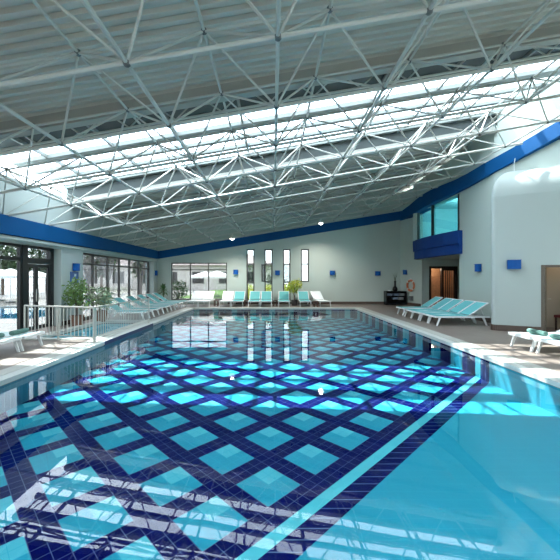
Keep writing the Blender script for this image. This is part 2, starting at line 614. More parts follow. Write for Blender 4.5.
# lattice girder just behind the roof edge
root = thing('lattice_girder', 'slim zigzag lattice girder hung behind the near roof edge beam', 'girder', (0, 7.15, roof_z(0, 3.78)))
k = MB(); k.tube((-7.2, 0, M * -7.2), (8.45, 0, M * 8.45), .03); k.build('chord', m_steel, root)
k = MB(); k.tube((-7.2, 0, M * -7.2 + .42), (8.45, 0, M * 8.45 + .42), .03); k.build('chord', m_steel, root)
x = -7.1
zig = 0
while x < 8.0:
    k = MB(); k.tube((x, 0, M * x + (.42 if zig else 0)), (x + .5, 0, M * (x + .5) + (0 if zig else .42)), .018)
    k.build('web_bar', m_steel, root)
    x += .5; zig = 1 - zig
# skylight glazing and bars
sk = MB()
for y0, y1, h0 in ((8.70, 8.80, 4.52), (9.38, 9.72, 4.50), (10.26, 10.42, 4.52), (10.95, 11.12, 4.52), (11.72, 11.9, 4.46)):
    slope_bar(sk, -7.4, 8.9, y0, y1, h0, LHH)
for i in range(-4, 5):
    xx = .06 + 1.85 * (i + .5)
    sk.hexa([(xx - .03, YA + .15), (xx + .03, YA + .15), (xx + .03, YB), (xx - .03, YB)], [roof_z(xx, 4.52)] * 4, [roof_z(xx, LHH + .0)] * 4)
o = struct(sk.build('window_8', m_rafter))
g = MB(); slope_bar(g, -7.4, 8.9, 8.74, YB, LHH + .005, LHH + .02)
g.build('glass', m_skyglass, o)
g = MB(); g.hexa([(XL - .06, YA), (XL - .03, YA), (XL - .03, YB), (XL - .06, YB)], [4.46] * 4, [roof_z(XL, LHH)] * 4)
g.build('glass', m_skyglass, o)
k = MB()
for i in range(-4, 5):
    xx = .06 + 1.85 * (i + .5)
    k.hexa([(xx - .04, -6.2), (xx + .04, -6.2), (xx + .04, YR), (xx - .04, YR)], [roof_z(xx, 4.02)] * 4, [roof_z(xx, 4.12)] * 4)
o = struct(k.build('fill_skylight', m_rafter))  # unseen skylight, put in to bring more daylight into the hall
g = MB(); slope_bar(g, -7.8, 9.3, -6.2, YR, 4.12, 4.14); g.build('glass', m_skyglass, o)
# wall top carried up beside the lantern on the right: wall_right already reaches it

# ---- space frame
def bn(i, j):
    x = .06 + 1.85 * i
    return Vector((x, 4.05 + 1.645 * j, roof_z(x, 2.94)))


def tn(i, j):
    x = .06 + 1.85 * (i + .5) - .15
    return Vector((x, 4.05 + 1.645 * (j + .5), roof_z(x, 3.81)))


sf = thing('space_frame', 'pale painted steel tube space frame spanning under the whole sloping roof', 'roof truss', (0, 0, 0))
I0, I1, J0, J1 = -4, 4, -4, 10
for j in range(J0, J1 + 1):
    a, b_ = bn(I0, j), bn(I1, j)
    k = MB(); k.tube(a, b_, .031, 8); k.build('bottom_chord', m_steel, sf, True)
for i in range(I0, I1 + 1):
    k = MB(); k.tube(bn(i, J0), bn(i, J1), .028, 8); k.build('bottom_chord', m_steel, sf, True)
for j in range(J0, J1):
    k = MB(); k.tube(tn(I0, j), tn(I1 - 1, j), .024, 8); k.build('top_chord', m_steel, sf, True)
for i in range(I0, I1):
    k = MB(); k.tube(tn(i, J0), tn(i, J1 - 1), .024, 8); k.build('top_chord', m_steel, sf, True)
webs, nodes = [], []
for j in range(J0, J1):
    for i in range(I0, I1):
        for di in (0, 1):
            for dj in (0, 1):
                webs.append((tn(i, j), bn(i + di, j + dj)))
        nodes.append(tn(i, j))
for j in range(J0, J1 + 1):
    for i in range(I0, I1 + 1):
        nodes.append(bn(i, j))


def seen(p):
    if p.y < .5:
        return False
    X = 273 + 331 * p.x / p.y; Y = 278 - 331 * (p.z - EYE) / p.y
    return -15 < X < 575 and -15 < Y < 560


eye = Vector((0, 0, EYE))
webs.sort(key=lambda q: ((not (seen(q[0]) or seen(q[1]))), ((q[0] + q[1]) / 2 - eye).length))
nodes.sort(key=lambda q: ((not seen(q)), (q - eye).length))
for a, b_ in webs[:100]:
    k = MB(); k.tube(a, b_, .019); k.build('web_strut', m_steel, sf, True)
k = MB()
for a, b_ in webs[100:]:
    k.tube(a, b_, .019, 5)
k.build('web_strut', m_steel, sf, True)['kind'] = 'stuff'
for q in nodes[:100]:
    k = MB(); k.ball(q, .052, 8, 6); k.build('node_connector', m_node, sf, True)
k = MB()
for q in nodes[100:]:
    k.ball(q, .052, 6, 4)
k.build('node_connector', m_node, sf, True)['kind'] = 'stuff'
for j in range(J0, J1):                      # bearing stubs on the side walls
    p = bn(I0, j)
    k = MB(); k.box(XL - .02, XL + .10, p.y - .05, p.y + .05, 3.345, p.z + .02); k.build('bearing_bracket', m_steel, sf)
    p = bn(I1, j)
    k = MB(); k.tube(p, (8.0, p.y, p.z + .09), .04); k.build('bearing_stub', m_steel, sf)
for j in range(J0, J1):                      # hangers carrying the roof sheets from the top nodes
    for i in (-4, -2, 0, 2):
        pass

# ---- glazing in the left wall
def frame_bars(mb, x0, x1, bars):
    """bars: (y0,y1,z0,z1) rectangles in the window plane"""
    for (a, b_, c, d) in bars:
        mb.box(x0, x1, a, b_, c, d)


def left_window(name, y0, y1, m, verts, zt=2.23, w=.06, low=.06):
    r = MB()
    bars = [(y0, y1, 2.58, 2.66), (y0, y1, 0.0, low)]
    bars += [(y0, y0 + w, low, 2.58), (y1 - w, y1, low, 2.58)]
    vv = sorted(verts)
    edges = [y0 + w]
    for a in vv:
        bars.append((a - w / 2, a + w / 2, low, 2.58)); edges += [a - w / 2, a + w / 2]
    edges.append(y1 - w)
    for k in range(0, len(edges), 2):
        bars.append((edges[k], edges[k + 1], zt - w / 2, zt + w / 2))
    frame_bars(r, XWL - .06, XWL + .04, bars)
    o = struct(r.build(name, m))
    for k in range(0, len(edges), 2):
        g_ = MB(); g_.box(XWL - .012, XWL - .006, edges[k], edges[k + 1], low, 2.58)
        g_.build('glass', m_glass, o)
    return o


# bay with the door
left_window('window_1', 6.9, 10.02, m_black, [8.4], 2.22, .10, .08)
d = MB()
frame_bars(d, XWL - .08, XWL + .06, [(10.0, 10.22, 0, 2.66), (11.24, 11.42, 0, 2.66), (10.22, 11.24, 2.10, 2.28), (10.22, 11.24, 2.58, 2.66)])
o = struct(d.build('door_1', m_black))
g = MB(); g.box(XWL - .012, XWL - .006, 10.22, 11.24, 2.28, 2.58); g.build('glass', m_glass, o)
for a, b_ in ((10.23, 10.62), (10.63, 11.23)):
    lf = MB(); frame_bars(lf, XWL - .03, XWL + .03, [(a, a + .07, .01, 2.09), (b_ - .07, b_, .01, 2.09), (a + .07, b_ - .07, .01, .12), (a + .07, b_ - .07, 1.99, 2.09)])
    lf = lf.build('door_leaf', m_black, o)
    g = MB(); g.box(XWL - .006, XWL + .0, a + .07, b_ - .07, .12, 1.99); g.build('glass', m_glass, lf)
    h_ = MB(); h_.tube((XWL + .06, b_ - .04 if a < 10.5 else a + .04, .9), (XWL + .06, b_ - .04 if a < 10.5 else a + .04, 1.3), .014, 8)
    h_.build('door_handle', m_chrome, lf)
left_window('window_2', 12.72, 20.25, m_brownframe, [13.98, 15.24, 16.38, 17.55, 18.76], 2.22, .07)
left_window('window_3', 2.9, 6.6, m_black, [4.1, 5.4], 2.22, .08)
left_window('window_4', -4.0, 2.6, m_black, [-2.3, -.7, 1.0], 2.22, .08)


# far wall windows
def far_window(name, hole, vx, zs, m, w=.06, y=YF + .10):
    x0, x1, z0, z1 = hole
    r = MB()
    r.box(x0, x1, y - .04, y + .05, z1 - w, z1); r.box(x0, x1, y - .04, y + .05, z0, z0 + w)
    r.box(x0, x0 + w, y - .04, y + .05, z0 + w, z1 - w); r.box(x1 - w, x1, y - .04, y + .05, z0 + w, z1 - w)
    e = [x0 + w]
    for a in vx:
        r.box(a - w / 2, a + w / 2, y - .04, y + .05, z0 + w, z1 - w); e += [a - w / 2, a + w / 2]
    e.append(x1 - w)
    for k in range(0, len(e), 2):
        for zz in zs:
            r.box(e[k], e[k + 1], y - .035, y + .045, zz - w / 2, zz + w / 2)
    o = struct(r.build(name, m))
    for k in range(0, len(e), 2):
        zz = [z0 + w] + [q for z_ in zs for q in (z_ - w / 2, z_ + w / 2)] + [z1 - w]
        for q in range(0, len(zz), 2):
            if name == 'window_7' and q == 2:
                continue
            g_ = MB(); g_.box(e[k], e[k + 1], y - .004, y + .004, zz[q], zz[q + 1]); g_.build('glass', m_glass if name == 'window_5' else m_clear, o)
    return o


far_window('window_5', FWIN, [-5.21, -4.07], [2.165], m_brownframe, .06)
far_window('window_6', SLITS[0], [], [2.53, 1.40], m_brownframe, .075)
o = far_window('window_7', SLITS[1], [], [2.53, 1.40], m_brownframe, .075)
# its middle casement stands open into the hall
cs = thing('sash', '', '')
for kk in ('label', 'category'):
    del cs[kk]
cs.parent = o; cs.location = (-.53, YF + .05, 0); cs.rotation_euler = (0, 0, math.radians(248))
k = MB()
for a in ((0, .42, 1.42, 1.48), (0, .42, 2.45, 2.51), (0, .05, 1.48, 2.45), (.37, .42, 1.48, 2.45)):
    k.box(a[0], a[1], -.025, .025, a[2], a[3])
k.build('sash_frame', m_brownframe, cs)
k = MB(); k.box(.05, .37, -.004, .004, 1.48, 2.45); k.build('glass', m_glass, cs)
far_window('window_9', SLITS[2], [], [2.53, 1.40], m_brownframe, .075)
far_window('window_10', SLITS[3], [], [2.53], m_brownframe, .075)

# unseen rear glazing behind the camera, added to brighten the hall
r = MB()
for x0, x1 in ((-6.6, -3.4), (-3.0, .4), (.8, 4.2), (4.6, 7.9)):
    r.box(x0, x1, -6.14, -6.06, 3.32, 3.4); r.box(x0, x1, -6.14, -6.06, 0, .08)
    for q in (x0 + .03, (x0 + x1) / 2, x1 - .03):
        r.box(q - .03, q + .03, -6.14, -6.06, .08, 3.32)
o = struct(r.build('fill_glazing', m_black))
g = MB()
for x0, x1 in ((-6.6, -3.4), (-3.0, .4), (.8, 4.2), (4.6, 7.9)):
    g.box(x0, x1, -6.104, -6.096, .08, 3.32)
    g.hexa([(x0, -6.104), (x1, -6.104), (x1, -6.096), (x0, -6.096)], [3.4] * 4, [roof_z(x0), roof_z(x1), roof_z(x1), roof_z(x0)])
g.build('glass', m_glass, o)

# window over the balcony (slightly bowed), right wall
r = MB()
pw = [(8.10, 18.4), (7.98, 16.3), (8.06, 14.3)]
for a in (pw[0], (7.99, 16.55), pw[2]):
    r.box(a[0] - .05, a[0] + .05, a[1] - .06, a[1] + .06, 3.2, 5.29)
o = struct(r.build('window_12', m_black))
g = MB()
for a, b_ in ((pw[0], pw[1]), (pw[1], pw[2])):
    wall_seg(g, (a[0] + .02, a[1]), (b_[0] + .02, b_[1]), 3.2, 5.29, .012)
g.build('glass', m_aquaglass, o)
# room behind that window
r = MB()
r.box(11.0, 11.2, 13.6, 19.2, 2.9, 5.6); r.box(8.3, 11, 13.6, 13.8, 2.9, 5.6); r.box(8.62, 11, 19.0, 19.2, 2.8, 5.6)
r.box(8.3, 11, 13.8, 19.0, 2.80, 2.9); r.box(8.3, 11, 13.8, 19.0, 5.6, 5.7)
struct(r.build('wall_gallery', mat('gallery_paint', (.45, .68, .70), .6)))

# balcony front
bal = thing('balcony', 'deep blue bowed balcony front projecting below the tinted upper window', 'balcony', (7.9, 16.2, 2.68))
vs, fs = [], []
arc = [(7.76, 18.35), (7.62, 17.6), (7.55, 16.8), (7.56, 15.9), (7.66, 14.9), (7.82, 14.0)]
k = MB()
for (x, y) in arc:
    X, Y = x - 7.9, y - 16.2
    vs += [(X, Y, .42), (X - .02, Y, .99), (8.015 - 7.9, Y, .99), (8.015 - 7.9, Y, .42)]
n = len(arc)
for i in range(n - 1):
    q = 4 * i
    for t_ in range(4):
        fs.append((q + t_, q + (t_ + 1) % 4, q + 4 + (t_ + 1) % 4, q + 4 + t_))
fs += [(3, 2, 1, 0), tuple(4 * n - 4 + t_ for t_ in range(4))]
k.add(vs, fs); k.build('parapet', m_balc, bal)
vs = []
k = MB()
for (x, y) in arc:
    X, Y = x - 7.9, y - 16.2
    vs += [(X + .07, Y, 0), (X + .07, Y, .42), (8.015 - 7.9, Y, .42), (8.015 - 7.9, Y, 0)]
k.add(vs, fs); k.build('slab_edge', m_balc, bal)

# vestibule under the balcony: back wall with an open wooden door
v = MB()
v.box(8.55, 8.98, 19.05, 19.25, 0, 2.72); v.box(8.98, 10.58, 19.05, 19.25, 2.32, 2.72); v.box(10.58, 12.2, 19.05, 19.25, 0, 2.72)
v.box(12.0, 12.2, 14.0, 19.05, 0, 2.72); v.box(8.6, 12.2, 14.0, 14.2, 0, 2.72)
v.box(8.3, 12.2, 14.2, 19.25, 2.72, 2.79)
struct(v.build('wall_vestibule', m_wall))
d = MB()
d.box(8.98, 9.08, 18.98, 19.2, 0, 2.32); d.box(10.48, 10.58, 18.98, 19.2, 0, 2.32); d.box(9.08, 10.48, 18.98, 19.2, 2.2, 2.32)
d.box(9.68, 9.76, 19.0, 19.18, 0, 2.2)
o = struct(d.build('door_3', m_dkwood))
lf = MB()
lf.box(9.76, 9.84, 19.06, 19.11, .01, 2.2); lf.box(10.40, 10.48, 19.06, 19.11, .01, 2.2); lf.box(9.84, 10.40, 19.06, 19.11, .01, .2); lf.box(9.84, 10.40, 19.06, 19.11, 2.08, 2.2)
for q in (9.93, 10.05, 10.17, 10.29):
    lf.box(q, q + .05, 19.07, 19.10, .2, 2.08)
lf = lf.build('door_leaf', m_dkwood, o)
v = MB(); v.box(8.6, 10.9, 20.3, 20.4, 0, 2.6); v.box(8.5, 8.6, 19.3, 20.4, 0, 2.6); v.box(10.9, 11.0, 19.3, 20.4, 0, 2.6); v.box(8.5, 11, 19.3, 20.4, 2.6, 2.7)
struct(v.build('wall_corridor', m_warm))

# rounded plaster block projecting on the right, with a doorway
fa, fb = Vector((6.92, 10.5)), Vector((8.04, 9.93))
fd = (fb - fa).normalized(); fn = Vector((-fd.y, fd.x))     # fn points away from the camera
if fn.y < 0:
    fn = -fn


def face(t_, dpt=0.0):
    q = fa + fd * t_ + fn * dpt
    return (q.x, q.y)


TD0, TD1, TE = 1.257, 2.35, 2.9
blk = MB()
# rounded left end then the face, as a closed shell footprint
rr = .16
side = Vector((7.95, 11.95)) - fa
sd = side.normalized()
loop = []
c0 = fa + fd * rr; c1 = fa + sd * rr
for k_ in range(7):
    t_ = k_ / 6
    q = (1 - t_) ** 2 * c1 + 2 * t_ * (1 - t_) * fa + t_ * t_ * c0
    loop.append(q)
outer = [fa + sd * 1.8] + loop + [Vector(face(TD0))]
inner = []
for i, q in enumerate(outer):
    a = outer[max(i - 1, 0)]; b2 = outer[min(i + 1, len(outer) - 1)]
    dd = (b2 - a).normalized(); nn = Vector((-dd.y, dd.x))
    inner.append(q + nn * .22)
for i in range(len(outer) - 1):
    blk.hexa([tuple(outer[i]), tuple(outer[i + 1]), tuple(inner[i + 1]), tuple(inner[i])], [0] * 4, [4.22] * 4)
blk.hexa([face(TD0), face(TD1), face(TD1, .22), face(TD0, .22)], [2.04] * 4, [4.22] * 4)
blk.hexa([face(TD1), face(TE), face(TE, .22), face(TD1, .22)], [0] * 4, [4.22] * 4)
o_blk = struct(blk.build('wall_block', m_wall2, None, True))
# domed cap: rings shrinking towards the back
cap = MB()
foot = [Vector((8.3, 11.6))] + [fa + sd * 1.4] + loop + [Vector(face(TE))]
ctr = Vector((8.6, 11.3))
vs = []; NR = 9
for k_ in range(NR):
    t_ = k_ / (NR - 1) * PI / 2
    sc_ = 1 - .72 * (1 - math.cos(t_))
    z_ = 4.22 + .98 * math.sin(t_)
    for q in foot:
        p = ctr + (q - ctr) * sc_
        vs.append((p.x, p.y, z_))
nf = len(foot)
fs = []
for k_ in range(NR - 1):
    for i in range(nf - 1):
        fs.append((k_ * nf + i, k_ * nf + i + 1, (k_ + 1) * nf + i + 1, (k_ + 1) * nf + i))
    fs.append((k_ * nf + nf - 1, k_ * nf, (k_ + 1) * nf, (k_ + 1) * nf + nf - 1))
fs.append(tuple((NR - 1) * nf + i for i in range(nf)))
cap.add(vs, fs)
cap.build('dome_cap', m_wall2, o_blk, True)
bb = MB()
pts = loop + [Vector(face(TD0))]
for i in range(len(pts) - 1):
    wall_seg(bb, tuple(pts[i]), tuple(pts[i + 1]), 0.0, .18, -.02)
struct(bb.build('baseboard_block', m_base))
# doorway with an open leaf, and the small room behind
d = MB()
d.hexa([face(TD0, -.01), face(TD0 + .10, -.01), face(TD0 + .10, .24), face(TD0, .24)], [0] * 4, [2.04] * 4)
d.hexa([face(TD1 - .10, -.01), face(TD1, -.01), face(TD1, .24), face(TD1 - .10, .24)], [0] * 4, [2.04] * 4)
d.hexa([face(TD0 + .1, -.01), face(TD1 - .1, -.01), face(TD1 - .1, .24), face(TD0 + .1, .24)], [1.97] * 4, [2.04] * 4)
o = struct(d.build('door_2', m_doorwood))
lf = MB(); lf.hexa([face(TD0 + .11, .14), face(TD0 + .27, .62), face(TD0 + .23, .64), face(TD0 + .07, .16)], [.01] * 4, [1.96] * 4)
lf = lf.build('door_leaf', m_leafdoor, o)
k = MB(); a = face(TD0 + .30, .52); k.tube((a[0] - .04, a[1] - .02, 1.0), (a[0] + .05, a[1] - .03, 1.0), .015, 8); k.build('door_handle', m_chrome, lf)
v = MB()
v.hexa([face(TD0 - .3, 1.6), face(TE, 1.6), face(TE, 1.7), face(TD0 - .3, 1.7)], [0] * 4, [2.6] * 4)
v.hexa([face(TD0 - .3, .23), face(TD0 - .22, .23), face(TD0 - .22, 1.6), face(TD0 - .3, 1.6)], [0] * 4, [2.6] * 4)
v.hexa([face(TE - .08, .23), face(TE, .23), face(TE, 1.6), face(TE - .08, 1.6)], [0] * 4, [2.6] * 4)
v.hexa([face(TD0 - .3, .23), face(TE, .23), face(TE, 1.7), face(TD0 - .3, 1.7)], [2.6] * 4, [2.66] * 4)
struct(v.build('wall_inner', m_beige))

# ------------------------------------------------------------------ furniture
def lounger(label, back=math.radians(33), seat_m=None, back_m=None, group=None):
    """foot at x=0, head at x=1.9, width along y"""
    t = thing('sun_lounger', label, 'sun lounger', (0, 0, 0), 0, group)
    W, H = .31, .33
    k = MB()
    for s in (-1, 1):
        k.box(0, 1.86, s * W - .02, s * W + .02, H - .055, H)
    k.box(-.02, .03, -W - .02, W + .02, H - .05, H + .005); k.box(1.82, 1.87, -W + .02, W - .02, H - .05, H - .005)
    k.box(1.12, 1.16, -W + .02, W - .02, H - .05, H - .012)
    k.build('frame', m_white, t)
    for x_, dx in ((.14, -.10), (1.64, .12)):
        for s in (-1, 1):
            k = MB()
            a = (x_, s * W, H - .05)
            k.hexa([(x_ + dx - .025, s * W - .02), (x_ + dx + .025, s * W - .02), (x_ + dx + .025, s * W + .02), (x_ + dx - .025, s * W + .02)], [0] * 4, [.002] * 4)
            k.v = []; k.f = []
            k.add([(x_ + dx - .022, s * W - .02, 0), (x_ + dx + .022, s * W - .02, 0), (x_ + dx + .022, s * W + .02, 0), (x_ + dx - .022, s * W + .02, 0),
                   (x_ - .035, s * W - .02, H - .05), (x_ + .035, s * W - .02, H - .05), (x_ + .035, s * W + .02, H - .05), (x_ - .035, s * W + .02, H - .05)],
                  [(3, 2, 1, 0), (4, 5, 6, 7), (0, 1, 5, 4), (1, 2, 6, 5), (2, 3, 7, 6), (3, 0, 4, 7)])
            k.build('leg', m_white, t)
    k = MB(); k.add([(.0, -W + .02, H), (.0, W - .02, H), (.6, W - .02, H - .022), (.6, -W + .02, H - .022), (1.14, W - .02, H), (1.14, -W + .02, H),
                     (.0, -W + .02, H + .015), (.0, W - .02, H + .015), (.6, W - .02, H - .008), (.6, -W + .02, H - .008), (1.14, W - .02, H + .015), (1.14, -W + .02, H + .015)],
                    [(0, 1, 2, 3), (3, 2, 4, 5), (6, 9, 8, 7), (9, 11, 10, 8), (0, 6, 7, 1), (5, 4, 10, 11), (1, 7, 8, 2), (2, 8, 10, 4), (0, 3, 9, 6), (3, 5, 11, 9)])
    k.build('seat', seat_m or m_teal, t)
    ca, sa = math.cos(back), math.sin(back)
    L = .80

    def bp(l_, y_, h_):
        return (1.15 + l_ * ca - h_ * sa, y_, H + .01 + l_ * sa + h_ * ca)
    k = MB()
    for s in (-1, 1):
        k.add([bp(0, s * W - .02, 0), bp(L, s * W - .02, 0), bp(L, s * W + .02, 0), bp(0, s * W + .02, 0),
               bp(0, s * W - .02, .03), bp(L, s * W - .02, .03), bp(L, s * W + .02, .03), bp(0, s * W + .02, .03)],
              [(3, 2, 1, 0), (4, 5, 6, 7), (0, 1, 5, 4), (1, 2, 6, 5), (2, 3, 7, 6), (3, 0, 4, 7)])
    k.add([bp(L - .04, -W + .02, 0), bp(L, -W + .02, 0), bp(L, W - .02, 0), bp(L - .04, W - .02, 0),
           bp(L - .04, -W + .02, .03), bp(L, -W + .02, .03), bp(L, W - .02, .03), bp(L - .04, W - .02, .03)],
          [(3, 2, 1, 0), (4, 5, 6, 7), (0, 1, 5, 4), (1, 2, 6, 5), (2, 3, 7, 6), (3, 0, 4, 7)])
    k.build('back_frame', m_white, t)
    k = MB()
    k.add([bp(.02, -W + .02, .012), bp(L - .04, -W + .02, .012), bp(L - .04, W - .02, .012), bp(.02, W - .02, .012),
           bp(.02, -W + .02, .034), bp(L - .04, -W + .02, .034), bp(L - .04, W - .02, .034), bp(.02, W - .02, .034)],
          [(3, 2, 1, 0), (4, 5, 6, 7), (0, 1, 5, 4), (1, 2, 6, 5), (2, 3, 7, 6), (3, 0, 4, 7)])
    k.build('backrest', back_m or m_teal, t)
    k = MB()
    for s in (-1, 1):
        k.tube(bp(.5, s * (W - .04), 0), (1.70, s * (W - .04), H - .03), .012, 6)
    k.build('back_strut', m_white, t)
    return t


G_R = 'sun loungers along the right wall'
src = lounger('teal sun lounger nearest the projecting white block, closest of the right wall row', group=G_R)
src.location = (5.62, 11.74, 0)
for y_, lb in ((12.44, 'teal sun lounger by the right wall, second counting back from the projecting block'),
               (13.22, 'teal sun lounger by the right wall, third counting back from the projecting block'),
               (13.90, 'teal sun lounger by the right wall, fourth counting back from the projecting block'),
               (14.95, 'teal sun lounger in front of the wooden doorway, farthest of the right wall row')):
    dup(src, (5.62 if y_ < 14 else 5.7, y_, 0), 0, lb, G_R)
G_F = 'flat sun loungers in front of the block doorway'
flat = lounger('flat pale teal sun lounger at the right edge, nearer to the camera', math.radians(14), m_pale, m_pale, G_F)
flat.location = (5.78, 6.98, 0)
dup(flat, (5.74, 7.72, 0), 0, 'flat pale teal sun lounger on the right, beyond its twin and nearer the block', G_F)
G_FL = 'flat sun loungers in the sun by the glass door'
dup(flat, (-5.62, 7.80, 0), PI, 'flat pale sun lounger in the sun beside the steel railing on the left', G_FL)
dup(flat, (-5.62, 7.06, 0), PI, 'flat pale sun lounger cut off by the left edge, nearer the camera', G_FL)

G_L = 'sun loungers along the left window'
oth = ['first from the railing', 'second from the railing', 'third from the railing', 'fourth from the railing', 'fifth from the railing', 'farthest, beside the corner palm']
for y_, w_ in zip((13.25, 14.35, 15.6, 16.8, 17.9, 19.0), oth):
    dup(src, (-5.0, y_, 0), PI, 'teal sun lounger under the long left window, ' + w_, G_L)

G_FAR = 'sun loungers along the far wall'
wl = lounger('sun lounger with painted white glare under the wide far window, leftmost of the far row', math.radians(36), m_glaresling, m_glaresling, G_FAR)
wl.location = (-4.62, 18.82, 0); wl.rotation_euler = (0, 0, PI / 2)
dup(wl, (-3.95, 18.82, 0), PI / 2, 'sun lounger with painted white glare under the wide far window, second from the left', G_FAR)
dup(wl, (-2.75, 18.82, 0), PI / 2, 'sun lounger with painted white glare below the blue wall lamp right of the wide window', G_FAR)
tl = lounger('teal sun lounger between the wide far window and the first slit window', math.radians(36), None, None, G_FAR)
tl.location = (-2.05, 18.82, 0); tl.rotation_euler = (0, 0, PI / 2)
for x_, a_, lb in ((-1.10, 90, 'teal sun lounger below the first slit window in the far wall'),
                   (-.40, 90, 'teal sun lounger below the slit window with the open casement'),
                   (.62, 88, 'teal sun lounger beside the yellow-green potted tree on its left'),
                   (1.86, 90, 'teal sun lounger below the shortest, rightmost slit window')):
    dup(tl, (x_, 18.82, 0), math.radians(a_), lb, G_FAR)
dup(wl, (3.02, 18.9, 0), math.radians(103), 'sun lounger with painted white glare, turned aslant, rightmost of the far row', G_FAR)

# towels on the flat loungers
G_T = 'rolled towels on the flat loungers'


def towel(loc, rz, label):
    k = MB()
    pr = [(.001, -.25), (.058, -.25), (.066, -.235), (.066, .235), (.058, .25), (.001, .25)]
    k.lathe(pr, 14)
    k.torus((0, 0, -.25), .03, .006, 'z', 14, 5); k.torus((0, 0, .25), .03, .006, 'z', 14, 5)
    for i in range(len(k.v)):
        x_, y_, z_ = k.v[i]; k.v[i] = (x_, z_, y_ * .8 + .053)
    o = k.build('rolled_towel', m_towelg, None, True)
    o.location = loc; o.rotation_euler = (0, 0, rz)
    tag(o, label, 'towel', G_T)


towel((6.10, 6.98, .337), .05, 'rolled green towel on the nearer flat lounger at the right edge')
towel((6.16, 7.72, .337), .0, 'rolled green towel on the farther flat lounger at the right')
towel((-5.98, 7.80, .337), .05, 'rolled green towel on the left lounger beside the railing')
towel((-5.98, 7.06, .337), .0, 'rolled green towel on the lounger cut off by the left edge')


# side tables between the far loungers
def side_table(loc, label):
    t = thing('side_table', label, 'side table', loc, 0, 'low wooden tables between the far loungers')
    k = MB(); k.box(-.125, .125, -.22, .22, .30, .34); k.build('table_top', m_wood, t)
    for a in (-1, 1):
        for b2 in (-1, 1):
            k = MB(); k.box(a * .095 - .025, a * .095 + .025, b2 * .19 - .025, b2 * .19 + .025, 0, .30); k.build('leg', m_wood, t)
    k = MB(); k.box(-.09, .09, -.17, .17, .08, .10); k.build('shelf', m_wood, t)
    return t


st = side_table((-3.35, 19.6, 0), 'low brown side table between the glare-whitened loungers under the wide window')
for x_, lb in ((-1.575, 'low brown side table left of the first slit window'), (.13, 'low brown side table between the second and third slit windows'),
               (2.43, 'low brown side table beside the aslant glare-whitened lounger')):
    dup(st, (x_, 18.8 if x_ > 2 else 19.65, 0), 0, lb)

# black cabinet with towels and a vase
cab = thing('cabinet', 'black open shelf cabinet in the far right corner holding folded towels', 'cabinet', (7.45, 20.2, 0))
k = MB()
k.box(-.62, .62, -.22, .22, .80, .86); k.box(-.62, .62, -.22, .22, .02, .10); k.box(-.62, -.57, -.22, .22, .10, .80); k.box(.57, .62, -.22, .22, .10, .80)
k.box(-.57, .57, .19, .22, .10, .80)
k.build('carcass', m_cab, cab)
for z_ in (.34, .57):
    k = MB(); k.box(-.57, .57, -.2, .19, z_ - .012, z_ + .012); k.build('shelf', m_cab, cab)
k = MB(); k.box(-.57, .57, -.21, -.19, .10, .13); k.build('plinth_strip', m_cab, cab)
nT = 0
m_tw = mat('towel_blue_grey', (.22, .30, .42), .9, var=.1, scale=20); m_tww = mat('towel_white', (.34, .36, .365), .9, var=.05, scale=20)
for x_, z_, m_, lb in ((-.38, .582, m_tw, 'folded blue grey towel on the top shelf of the black cabinet, left'), (.02, .582, m_tw, 'folded blue grey towel on the top shelf of the black cabinet, middle'),
                       (.36, .582, m_tww, 'folded white towel on the top shelf of the black cabinet, right'), (-.05, .352, m_tw, 'folded blue grey towel on the middle shelf of the black cabinet'),
                       (.30, .352, m_tww, 'folded white towel on the middle shelf of the black cabinet')):
    k = MB()
    for q in range(3):
        k.box(-.15, .15, -.14, .14, q * .043, q * .043 + .038)
        k.box(-.15, -.13, -.14, .14, q * .043, q * .043 + .043)
    o = k.build('folded_towel', m_); o.location = (7.45 + x_, 20.17, z_)
    tag(o, lb, 'towel', 'folded towels in the black cabinet')
vz = thing('vase', 'black bottle vase with dark twigs on the black corner cabinet', 'vase', (7.45, 20.2, .86))
k = MB(); k.lathe([(.001, 0), (.11, 0), (.16, .10), (.12, .22), (.055, .30), (.05, .52), (.075, .60), (.06, .60), (.04, .5), (.001, .5)], 16); k.build('body', m_vase, vz, True)
for q in range(9):
    a = q * 2.4; k = MB(); k.path([(0, 0, .45), (.05 * math.cos(a), .05 * math.sin(a), .8), (.16 * math.cos(a), .12 * math.sin(a), 1.0 + .08 * (q % 3))], [.008, .006, .003], 5); k.build('twig', m_leafd, vz)
k = MB(); k.lathe([(.001, 0), (.07, 0), (.085, .05), (.08, .05), (.06, .012), (.001, .012)], 14); o = k.build('bowl', m_white, None, True); o.location = (7.08, 20.15, .86)
tag(o, 'small white bowl on the left end of the black cabinet', 'bowl')

# lifebuoy and grey box on the wall left of the doorway
wd = (Vector((8.55, 19.0)) - Vector((7.98, 20.85))).normalized()
wn = Vector((-1, -.31)).normalized()
ang = math.atan2(wn.y, wn.x)


def on_wall(px_, off=.0):
    # point on the angled wall piece where the line of sight through column px_ meets it
    s_ = (px_ - 273) / 331
    # x = s*y ; x = 7.98 + t*.57 ; y = 20.85 - t*1.85
    t_ = (s_ * 20.85 - 7.98) / (.57 + s_ * 1.85)
    q = Vector((7.98 + .57 * t_, 20.85 - 1.85 * t_)) + wn * off
    return q


